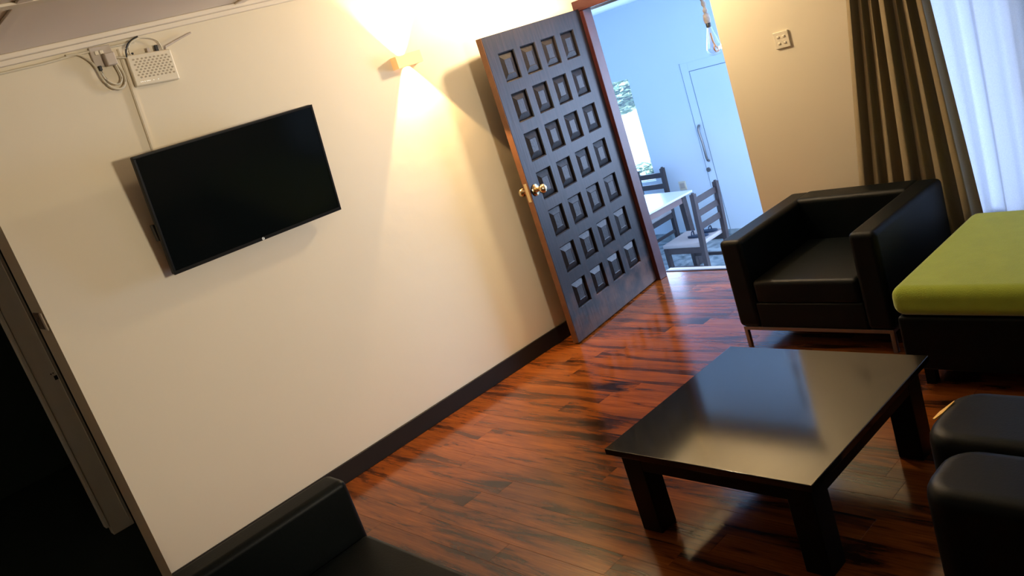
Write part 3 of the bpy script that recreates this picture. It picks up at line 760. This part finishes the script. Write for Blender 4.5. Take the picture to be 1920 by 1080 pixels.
# ================================================================== CURTAINS
def curtain(name, x0, x1, x0b, x1b, y, z0, z1, folds, amp, material, seed, nz=26, nx=220, par=None):
    rnd = random.Random(seed)
    ph = [rnd.uniform(0, 6.28) for _ in range(6)]
    bm = bmesh.new(); rows = []
    for j in range(nz+1):
        tz = j/nz; z = z1+(z0-z1)*tz; row = []
        for i in range(nx+1):
            s = i/nx
            sw_ = s+0.018*math.sin(2*pi*s*2.3+ph[0]+tz*1.1)
            x = (x0+(x1-x0)*s)*(1-tz)+(x0b+(x1b-x0b)*s)*tz
            w_ = math.sin(2*pi*folds*sw_+ph[1]+0.25*math.sin(tz*3+ph[2]))
            w_ = math.copysign(abs(w_)**0.75, w_)
            a = amp*(0.75+0.35*math.sin(2*pi*s*folds*0.37+ph[3])*(1-0.3*tz))
            row.append(bm.verts.new((x+0.25*a*math.sin(4*pi*folds*sw_+ph[4]), y+a*w_, z)))
        rows.append(row)
    for a, b in zip(rows, rows[1:]):
        for i in range(nx): bm.faces.new((a[i], a[i+1], b[i+1], b[i]))
    return finish(bm, name, material, par, True, 180)
rail = tag(box('curtain_rail', (1.80, 4.40, 2.415), (4.85, 4.46, 2.44), m_winframe, bev=0.004), 'white curtain rail above the window', 'curtain rail')
tag(curtain('curtain', 2.06, 2.27, 1.73, 2.39, 4.42, 0.04, 2.41, 6.6, 0.055, m_curtain, 12), 'heavy olive brown pleated curtain drawn to the left of the window', 'curtain')
tag(curtain('sheer_curtain', 2.20, 4.75, 2.20, 4.75, 4.505, 0.05, 2.40, 13, 0.034, m_sheer, 9, nx=500), 'white sheer curtain hanging in soft folds across the window', 'curtain')

# ================================================================== DINING FURNITURE
def dining_chair(label, loc, rotz):
    # local: origin = near front foot corner area; faces -x; width along y 0..0.40, depth x 0..0.47
    t = thing('dining_chair', label, 'chair', loc, rotz)
    Wd, Dp, SH = 0.40, 0.46, 0.40
    for y_ in (0.0, Wd-0.04):
        box('leg', (0.0, y_, 0.0), (0.045, y_+0.04, SH), m_chairwood, t, bev=0.003, seg=1)
        # rear post: leg below, raked back above
        bm = bmesh.new()
        sec = [(0.40, 0.0), (0.415, SH*0.9), (0.425, SH+0.06), (0.455, 0.905)]
        ring_ = []
        for (xx, zz) in sec: ring_.append([bm.verts.new(c) for c in ((xx, y_, zz), (xx+0.045, y_, zz), (xx+0.045, y_+0.04, zz), (xx, y_+0.04, zz))])
        for a, b in zip(ring_, ring_[1:]):
            for i in range(4): bm.faces.new((a[i], a[(i+1) % 4], b[(i+1) % 4], b[i]))
        bm.faces.new(ring_[0]); bm.faces.new(ring_[-1])
        bmesh.ops.bevel(bm, geom=[e for e in bm.edges if all(v.co.z > 0.9 for v in e.verts)], offset=0.012, segments=3, affect='EDGES')
        finish(bm, 'back_post', m_chairwood, t)
        box('side_rail', (0.045, y_+0.005, SH-0.055), (0.415, y_+0.035, SH), m_chairwood, t)
        box('stretcher', (0.045, y_+0.008, 0.185), (0.402, y_+0.032, 0.215), m_chairwood, t)
    box('front_rail', (0.008, 0.04, SH-0.055), (0.035, Wd-0.04, SH), m_chairwood, t)
    bx = box('seat', (-0.005, 0.0, SH), (0.425, Wd, SH+0.038), m_seat, t, bev=0.012, seg=3)
    for i, z in enumerate((0.58, 0.70, 0.82)):
        xx = 0.432+(z-0.46)*0.068
        box('back_slat', (xx, 0.035, z-0.028), (xx+0.018, Wd-0.035, z+0.028), m_apron if False else m_chairwood, t, bev=0.003, seg=1)
    return t
ch1 = dining_chair('dark wooden slat back dining chair with grey seat, sandals on it', (-1.00, 5.90, FZ), 0.0)
ch2 = dup(ch1, (-1.76, 6.66, FZ), math.radians(90), 'dark wooden dining chair in front of the bright window, behind the table')

dt = thing('dining_table', 'cream topped wooden dining table seen through the doorway', 'table', (-1.06, 6.62, FZ), math.radians(-4))
box('table_top', (-0.95, -1.05, 0.728), (0.0, 0.0, 0.750), m_tabletop, dt, bev=0.006)
for lo, hi in (((-0.89, -0.99, 0.655), (-0.06, -0.965, 0.728)), ((-0.89, -0.085, 0.655), (-0.06, -0.06, 0.728)), ((-0.89, -0.965, 0.655), (-0.865, -0.085, 0.728)), ((-0.085, -0.965, 0.655), (-0.06, -0.085, 0.728))):
    box('apron', lo, hi, m_apron, dt)
for x in (-0.90, -0.115):
    for y_ in (-1.0, -0.115): box('leg', (x, y_, 0.0), (x+0.062, y_+0.062, 0.728), m_chairwood, dt, bev=0.003, seg=1)

def sandal(label, loc, rz):
    t = thing('sandal', label, 'sandal', loc, rz, group='sandals on the chair seat')
    bm = bmesh.new(); N_ = 18; top = []; bot = []
    for i in range(N_):
        a = 2*pi*i/N_; x = 0.105*math.cos(a); w_ = 0.034+0.008*math.cos(a); y_ = w_*math.sin(a)
        top.append(bm.verts.new((x, y_, 0.016))); bot.append(bm.verts.new((x, y_, 0.0)))
    bm.faces.new(top); bm.faces.new(bot[::-1])
    for i in range(N_): bm.faces.new((bot[i], bot[(i+1) % N_], top[(i+1) % N_], top[i]))
    finish(bm, 'sole', m_sandal, t)
    tube('strap', [(0.03, -0.034, 0.012), (0.035, -0.02, 0.045), (0.04, 0.0, 0.054), (0.035, 0.02, 0.045), (0.03, 0.034, 0.012)], 0.006, m_sandal, t)
    tube('strap', [(-0.05, -0.028, 0.012), (-0.045, -0.02, 0.050), (-0.04, 0.0, 0.062), (-0.045, 0.02, 0.050), (-0.05, 0.028, 0.012)], 0.006, m_sandal, t)
sandal('small navy strappy sandal on the dining chair seat, nearer the chair front', (-0.72, 6.09, FZ+0.440), math.radians(12))
sandal('small navy strappy sandal on the dining chair seat, against the chair back', (-0.70, 6.215, FZ+0.440), math.radians(8))
